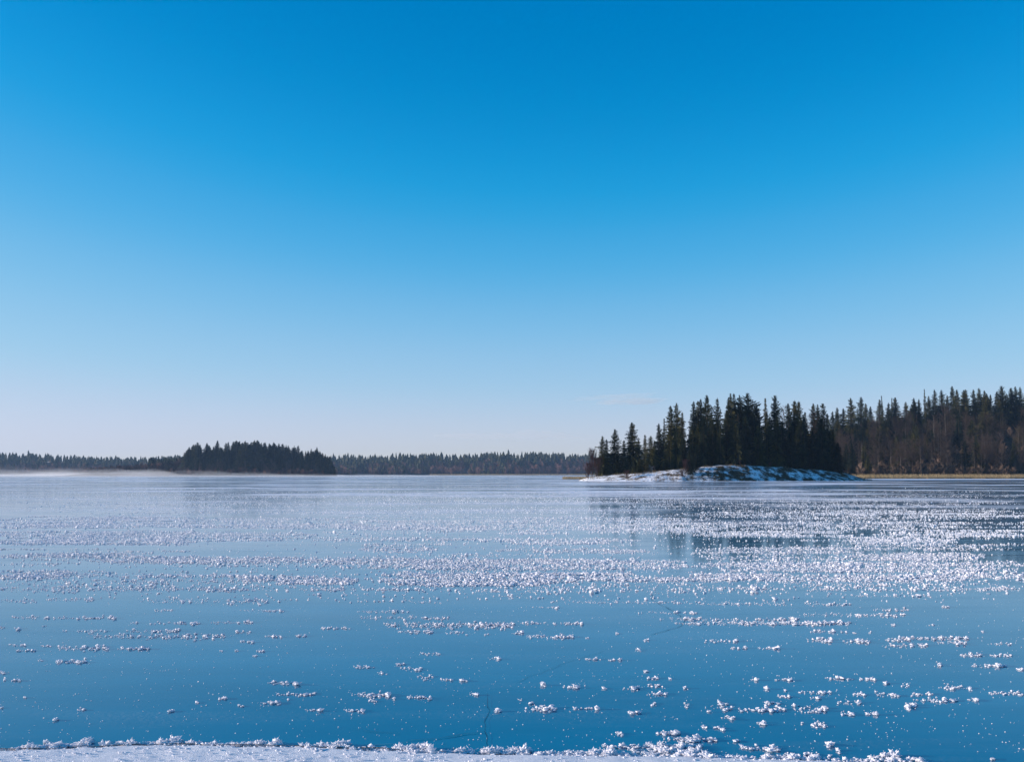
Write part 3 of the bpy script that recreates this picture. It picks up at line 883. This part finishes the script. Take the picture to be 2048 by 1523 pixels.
# rows seen in the photograph: left and right column, row, half height, strength
NEAR = [
 (260,275,1245,2,1),(300,402,1246,3,1.5),(420,506,1244,3,1.3),(0,10,1255,2,1),(24,41,1257,2,1),(82,96,1251,2,1),(126,133,1262,2,1),(150,219,1262,4,1.2),(253,362,1262,4,1.5),
 (471,506,1263,3,1.3),(174,451,1272,6,1.5),(530,564,1272,3,2),(591,612,1271,2,2),(642,700,1255,3,1.5),(478,509,1283,2,1.2),(17,51,1290,3,1.2),(82,103,1291,2,1.5),(116,215,1296,5,1.8),
 (236,297,1297,2,2),(31,73,1301,2,1.5),(75,96,1320,2,1),(113,174,1323,4,1.8),(513,528,1302,2,1.5),(440,446,1301,1,1),(470,478,1301,1,1),(505,515,1311,2,1),(0,12,1344,5,2),(8,14,1356,4,1.5),(24,41,1361,2,2),
 (533,598,1366,4,2),(550,632,1388,4,1.5),(437,455,1397,2,2),(516,560,1406,4,1.8),(575,580,1399,3,1.5),(393,398,1405,2,1),(412,416,1409,2,1),(474,490,1412,3,1),(612,643,1419,3,1.5),(154,171,1419,3,1.8),
 (338,346,1421,3,2.4),(110,116,1439,3,2),(48,53,1395,2,1.2),(0,6,1413,3,1.6),(690,727,1421,4,1.8),
 (768,1028,1250,8,2.4),(1042,1165,1246,3,1.5),(796,867,1263,4,1.5),(891,936,1265,3,1.3),(968,978,1268,2,1.2),(1021,1045,1266,3,1.3),(1052,1151,1273,4,1.7),(1172,1180,1276,2,1.2),(1230,1247,1267,3,1.2),(1285,1297,1280,3,1.6),(1349,1400,1247,3,1.5),
 (837,881,1308,3,1.3),(980,999,1318,3,1.6),(1158,1202,1318,2,1),(1216,1243,1320,2,1.3),(1267,1281,1300,2,1.3),(707,748,1333,3,1.6),(792,813,1329,3,1.3),(802,843,1337,3,1.8),(755,778,1346,3,1.5),
 (833,867,1354,6,1.6),(876,905,1358,2,2),(922,936,1360,3,2),(1083,1091,1369,3,2),(1124,1158,1374,4,1.8),(1168,1172,1371,2,1.2),(1205,1213,1376,3,1.8),(1247,1277,1377,4,1.9),(1295,1325,1371,4,1.7),(1369,1377,1377,3,1.8),
 (1295,1332,1388,3,1.8),(1295,1315,1355,3,1.6),(1337,1341,1357,3,1.5),(1290,1296,1343,3,1.4),(700,779,1389,6,2),(809,864,1394,4,2),(738,758,1401,4,2),(788,792,1397,4,1.5),(939,955,1389,4,1.7),(992,1002,1423,4,1.8),
 (1049,1115,1418,6,2),(1144,1163,1417,3,1.8),(1172,1196,1416,3,1.8),(1060,1066,1406,3,1.4),(1040,1044,1399,3,1.3),(1254,1278,1425,3,1.7),(1304,1312,1407,5,1.8),(1369,1378,1411,5,1.8),
 (1230,1247,1467,6,2),(1315,1360,1466,5,2),(1325,1400,1479,5,1.7),(1206,1400,1493,5,2),(1264,1397,1503,7,2.2),
 (1380,1683,1245.5,5,2.2),(1771,1790,1248,2,1),(1858,1868,1250,2,1.2),(1962,1968,1262,2,1.3),(1618,1669,1262.6,3,1.3),(1678,1694,1263,2,1.2),(1706,1712,1266,2,1.2),(1736,1744,1265,2,1.3),
 (1410,1475,1282,4,1.3),(1614,1665,1280,5,1.7),(1687,1738,1282,6,1.9),(1767,1819,1279,5,1.7),(1797,1935,1276,4,1.8),(1764,1855,1290,5,1.5),(1870,1932,1285,4,1.6),(1980,2030,1287,3,.8),(1461,1492,1296,2,1.3),(1515,1561,1296,3,1.3),
 (1921,1965,1310,4,1.6),(1979,2023,1311,3,1.6),(1943,2016,1331,4,1.5),(1872,1884,1328,5,1.4),(2034,2048,1339,3,1.6),(1300,1318,1356,3,1.7),(1501,1517,1359,2,1.3),(1552,1588,1359,2,1.2),(1651,1687,1356,3,1.3),(1694,1751,1358,3,1.5),
 (1768,1774,1367,4,1.4),(1804,1819,1371,3,1.5),(1877,1941,1375,6,2),(1531,1537,1379,3,1.6),(1567,1573,1380,3,1.6),(1599,1661,1385,4,1.4),(1705,1731,1389,4,1.8),(1749,1797,1390,8,1.6),(1822,1866,1388,4,1.7),(1976,2048,1386,5,1.6),
 (1556,1585,1393,4,1.8),(1621,1640,1395,3,1.8),(1826,1913,1400,6,1.6),(1935,1954,1399,3,1.8),(1676,1720,1406,5,1.6),(1530,1559,1408,6,1.7),(1433,1446,1404,5,1.6),(1410,1464,1415,5,1.5),(1475,1577,1420,5,1.7),(1588,1654,1419,8,1.9),
 (1682,1707,1428,5,2),(1731,1753,1427,4,1.7),(1811,1835,1409,4,1.8),(1815,1826,1419,4,2),(1442,1468,1435,4,1.8),(1512,1528,1447,4,1.9),(1602,1608,1448,3,1.4),(1621,1652,1449,6,2.2),(1402,1413,1454,5,1.8),(1428,1450,1456,4,2),
 (1315,1340,1465,5,2),(1347,1358,1466,4,2),(1355,1395,1479,5,1.9),(1406,1435,1479,4,2),(1467,1477,1482,3,2),(1315,1340,1499,5,2),(1344,1395,1503,6,2),(1483,1504,1496,5,1.9),(1512,1559,1497,6,1.9),(1654,1665,1490,7,2),(1672,1680,1504,4,1.8),
 (1735,1797,1512,6,1.9),(1300,1480,1515,5,2.4),(1440,1640,1518,5,2.2),(1640,1850,1522,4,2.0),(1980,1990,1518,3,1.8),(1560,1660,1510,5,1.3),
 # edge of the snow
 (0,130,1500,3,1.7),(40,130,1494,4,1.2),(120,260,1493,3,1.9),(90,125,1488,4,1.6),(165,180,1486,4,2),(235,330,1488,3,1.8),(300,420,1490,4,1.8),(330,360,1486,4,1.8),(400,560,1491,5,1.9),(540,700,1495,5,1.9),(560,640,1503,5,1.2),(680,860,1500,4,2),
 (700,900,1510,5,.8),(850,1060,1505,4,2),(1040,1240,1509,4,2.1),(1220,1420,1512,5,2.2),
 # farther rows
 (25,230,1235,4,1.2),(310,350,1220,3,1.2),(480,570,1221,3,1.2),(0,70,1201,4,1.2),(90,190,1199,3,1.3),(280,540,1202,7,1.2),(10,160,1181,5,1.1),(170,480,1178,6,1.3),(600,690,1178,5,1.6),
 (700,840,1178,5,1.4),(950,1015,1182,2,1),(1000,1035,1192,2,1),(820,890,1204,3,.8),(1100,1400,1204,3,.9),(1060,1120,1214,2,1),(715,820,1223,3,1.2),(1270,1400,1225,3,.9),(720,900,1235,4,1.1),(1320,1400,1237,3,1.2),
 (1620,1790,1169,4,1.3),(1900,2040,1178,4,1),(1705,1860,1191,3,1),(1400,1585,1207,4,1.2),(1610,1700,1208,3,1.3),(1745,1820,1219,3,1.2),(1880,1900,1213,2,1),(1595,1810,1229,5,1.1),(1400,1600,1238,3,1.2),(1450,1700,1246,3,1.3)]
BANDS = [  # denser drifts farther out
 (0,215,1145,4,1),(0,120,1153,4,1),(500,700,1160,6,1.3),(0,290,1110,4,1.3),(200,580,1120,7,1.6),(560,700,1119,4,1),(0,400,1044,12,3),(0,380,1074,13,3.2),(300,620,1072,9,1.2),(380,720,1046,11,1.5),
 (700,1400,1046,13,1.4),(700,960,1052,8,1.6),(1015,1120,1064,4,1.5),(1030,1220,1085,4,1.2),(740,840,1092,3,1),(735,860,1100,4,1),(1000,1300,1101,4,1.3),(700,1000,1127,11,1.3),(1010,1400,1128,11,1.5),(760,1250,1154,9,1.8),(790,1095,1167,4,1.8),(1250,1400,1158,4,1.4),
 (1400,2048,1040,20,1.5),(1180,1420,1052,12,1.8),(1400,1690,1067,6,2.4),(1760,2048,1065,6,2.4),(1690,1900,1082,8,2.2),(1400,1690,1108,13,.6),(1690,1950,1113,7,2.4),(1400,2048,1134,10,2.2),(1400,1560,1153,7,2),(1560,1920,1155,6,1.6),(1850,2048,1150,6,1.0),
 (0,700,992,6,1.7),(0,600,1012,6,1.1),(700,1400,996,10,1.5),(1180,2048,990,9,1.4),(1250,2048,1006,8,1.6),(700,1200,1018,5,.5),(1400,2048,1020,8,1.2),(1500,2048,1094,5,.5),(0,2048,1100,60,.08),(0,2048,1010,30,.2),(700,1400,1174,10,.22),(1400,2048,1170,11,.28),(0,700,1168,12,.2),(0,2048,1190,12,.05),(0,1200,984,3,1.2),(0,1200,1003,3,1.3),(200,1300,1024,4,.9),(0,900,976,2,1.0)]

for j in range(85):                            # thin broken streaks between the drifts
    yy = 974 + 185 * R.random() ** 1.7
    L = R.uniform(150, 800) * (1.4 if yy < 1040 else 1)
    xa = R.uniform(-200, 1900)
    BANDS.append((max(-20, xa), min(2068, xa + L), yy, R.uniform(.8, 2.2), R.uniform(.5, 1.5)))
near = []                                      # X, Y, size, row
for (x0, x1, y, th, k) in NEAR:
    th *= .8
    W = x1 - x0
    pitch = 3.4 + 4.5 * (y - 1160) / 340
    n = max(2, int(1.3 * k * (W + 6) / pitch * (1 + th / 9)))
    for j in range(n):
        u = R.random()
        px = x0 + W * u
        py = y + R.gauss(0, th * .55) + (th * .25 * (u - .5))
        if py <= 1158: py = 1158 + R.random()
        X, Y = G(px, py)
        s = R.lognormvariate(math.log((.0150 if y < 1335 else .0135) + .0024 * k), .45) * (.7 + .75 * u ** 2 if W > 14 else 1.0)
        if y > 1484: s *= 2.15 if x1 < 1300 else 1.3
        near.append((X, Y, min(max(s, .008), .048 if y < 1484 else .068)))
for j in range(3200):                          # stray crystals between the rows
    py = 1160 + 345 * R.random() ** 1.3
    px = R.uniform(-20, 2068)
    X, Y = G(px, py)
    near.append((X, Y, R.uniform(.002, .0085)))
onsnow = []
for j in range(2600):
    X = R.uniform(-2.9, 2.9); Y = float(edge_y(X)) - .03 - 1.2 * R.random() ** 1.5
    onsnow.append((X, Y, R.uniform(.006, .016)))
near = [q for q in near if q[1] > float(edge_y(q[0])) - .10]
near.sort(key=lambda q: -q[2] / q[1])
HIM = []
for W, Fc in HI:
    me = mesh_from('frost_flower', W, Fc, False); me.materials.append(M['frost']); HIM.append(me)
for j, (X, Y, s) in enumerate(near[:300]):
    o = link('frost_flower', HIM[R.randrange(12)], None, None, (X, Y, .001 if Y > edge_y(X) else .012))
    o.rotation_euler = (0, 0, R.uniform(0, 6.28))
    o.scale = (s * R.uniform(1.0, 1.4), s * R.uniform(1.0, 1.4), s * R.uniform(.85, 1.35))
    dx, dy, _ = ray(1024, 1400)
    px = 1024 + F * X * dy / Y
    if Y - float(edge_y(X)) < .28:
        side = 'left' if px < 680 else 'middle' if px < 1270 else 'right'
        tag(o, 'feathery white frost flower along the %s of the near snow edge' % side, 'frost flower', 'frost flowers along the %s of the snow edge' % side)
    elif px > 1270:
        tag(o, 'white frost flower clustered on the blue ice, right foreground', 'frost flower', 'frost flowers clustered in the right foreground')
    elif px > 680:
        tag(o, 'white frost flower scattered on the blue ice, centre foreground', 'frost flower', 'frost flowers scattered in the centre foreground')
    else:
        tag(o, 'white frost flower scattered on the blue ice, left foreground', 'frost flower', 'frost flowers scattered in the left foreground')
def frost_mass(name, templ, arr, label):
    arr = np.array(arr)
    pts = np.stack([arr[:, 0], arr[:, 1], np.full(len(arr), .001)], -1)
    w = arr[:, 2] * rng.uniform(.9, 1.25, len(arr)); h = arr[:, 2] * rng.uniform(.8, 1.3, len(arr))
    mass(name, 'frost', templ, pts, h, w, label, 'frost')
rest = near[300:]
frost_mass('frost_crystals', MID, [q for q in rest if q[2] >= .009], 'small frost crystals strewn in rows over the near ice')
frost_mass('frost_specks', LOW, [q for q in rest if q[2] < .009], 'tiny frost specks sprinkled over the near ice')
arr = np.array(onsnow)
d_ = edge_y(arr[:, 0]) - arr[:, 1]
mass('snow_crystals', 'frost', LOW, np.stack([arr[:, 0], arr[:, 1], .018 + .012 * sstep(0, .5, d_)], -1), arr[:, 2], arr[:, 2], 'small crystals standing on the near snow', 'frost')
far = []
for (x0, x1, y, th, k) in BANDS:
    W = x1 - x0
    sub = max(1, int(th * 1.5))
    for r_ in range(sub):
        yy = y + th * ((r_ + rng.random()) / sub * 2 - 1)
        xa = x0 - 20 + W * .5 * rng.random() ** 2; xb = x1 + 20 - W * .5 * rng.random() ** 2
        n = int(k * (1.45 if x1 < 1300 else 1) * (xb - xa) * .46 * rng.uniform(.5, 1.5))
        px = xa + (xb - xa) * rng.random(n); py = yy + rng.normal(0, .75 if y < 1110 else 1.5, n) + rng.normal(0, .004) * (px - (xa + xb) / 2)
        gate = vnoise(px / 34.0, np.full(n, yy * 3.1), r_ + int(y)) + .5 * vnoise(px / 9.0, np.full(n, yy * 1.7), r_)
        for a, b, e in zip(px, py, gate):
            if e < .60 + rng.normal(0, .12) or not 972 < b < 1210: continue
            X, Y = G(a, b)
            far.append((X, Y, rng.lognormal(math.log(.0195), .4)))
frost_mass('frost_drifts', LOW, [q for q in far if q[1] < 22], 'frost flowers drifted over the middle ice')
frost_mass('frost_fields', FAR, [(a, b, c * 1.1) for a, b, c in far if b >= 22], 'pale frost fields over the farther ice')

# ------------------------------------------------------------------ mist, clouds, haze
def slab(name, xs, ys, top, bottom, mat, label, cat, kind='stuff'):
    n, m_ = len(ys), len(xs)
    Xg, Yg = np.meshgrid(xs, ys)
    Zt, Zb = top(Xg, Yg), bottom(Xg, Yg)
    V = np.concatenate([np.stack([Xg, Yg, Zt], -1).reshape(-1, 3), np.stack([Xg, Yg, Zb], -1).reshape(-1, 3)])
    i = np.arange(n * m_).reshape(n, m_); o = n * m_
    q = lambda a, b, c, d: np.stack([a, b, c, d], -1).reshape(-1, 4)
    Fc = [q(i[:-1, :-1], i[:-1, 1:], i[1:, 1:], i[1:, :-1]), q(o + i[:-1, :-1], o + i[1:, :-1], o + i[1:, 1:], o + i[:-1, 1:])]
    for e, rev in ((i[0], 0), (i[-1], 1), (i[:, 0], 1), (i[:, -1], 0)):
        f = np.stack([e[:-1], o + e[:-1], o + e[1:], e[1:]], -1)
        Fc.append(f[:, ::-1] if rev else f)
    return tag(link(name, mesh_from(name, V, np.concatenate(Fc), True), mat), label, cat, kind=kind)
xs = np.linspace(-620, 70, 300); ys = np.linspace(420, 1380, 90)
def mist_top(X, Y):
    px = px_of(X, Y)
    w = sstep(420, 520, Y) * sstep(1380, 1250, Y) * sstep(1180, 780, px) * sstep(-250, -100, px)
    h = 5.2 * np.clip(fbm(X * .045, Y * .012, 81, 5) - .36, 0, 1) * (.5 + 1.1 * fbm(X * .008, Y * .004, 86, 2)) * sstep(780, 600, Y * (px > 350)) * 1.9 + .25
    return .06 + h * w * np.where(px < 690, 1, .55)
slab('lake_mist', xs, ys, mist_top, lambda X, Y: X * 0 + .03, volume_mat('lake_mist', .0026, (.96, .97, 1.0), .2), 'low white mist drifting over the far ice at left', 'mist')

def cloud(name, px0, px1, py, thick, Y, seed, density, label, tilt=0):
    x0, x1 = X_at(px0, Y), X_at(px1, Y)
    z0 = Z_at(py, Y)
    xs = np.linspace(x0, x1, 70); ys = np.linspace(Y, Y + 500, 8)
    T = thick / F * Y
    def half(X, Yy):
        u = (X - x0) / (x1 - x0)
        e = np.clip(np.sin(np.pi * u), 0, 1) ** .8 * np.clip(np.sin(np.pi * (Yy - Y) / 500), 0, 1) ** .5
        return T * e * np.clip(1.6 * fbm(u * 5 + seed, Yy * .004, seed) - .2, .08, 1)
    base = lambda X, Yy: z0 + tilt / F * Y * ((X - x0) / (x1 - x0) - .5) + T * .5 * (fbm((X - x0) / (x1 - x0) * 3 + seed, Yy * 0, seed + 5) - .5)
    return slab(name, xs, ys, lambda X, Yy: base(X, Yy) + half(X, Yy) * .5 + .5, lambda X, Yy: base(X, Yy) - half(X, Yy) * .5 - .5,
                volume_mat(name, density, (1, .97, .95), .2), label, 'cloud')
cloud('cloud', 1200, 1345, 797, 18, 7000, 3, .0015, 'thin pale wisp of cloud left of the island wood', 4)
cloud('cloud', 1150, 1320, 788, 6, 7100, 9, .0014, 'thin upper streak of the cloud wisp', 10)
cloud('cloud', 860, 1190, 868, 34, 7600, 14, .0004, 'faint broad veil of cloud above the far shore', -6)

hb = [(-1900, -60, -2.0), (1900, -60, -2.0), (1900, 2150, -2.0), (-1900, 2150, -2.0), (-1900, -60, 48), (1900, -60, 48), (1900, 2150, 48), (-1900, 2150, 48)]
hf = [(0, 3, 2, 1), (4, 5, 6, 7), (0, 1, 5, 4), (1, 2, 6, 5), (2, 3, 7, 6), (3, 0, 4, 7)]
tag(link('haze', mesh_from('haze', hb, hf), volume_mat('winter_haze', .00010, (.42, .66, 1.0), .1)), 'cold winter air thinning the far shore', 'haze', kind='stuff')
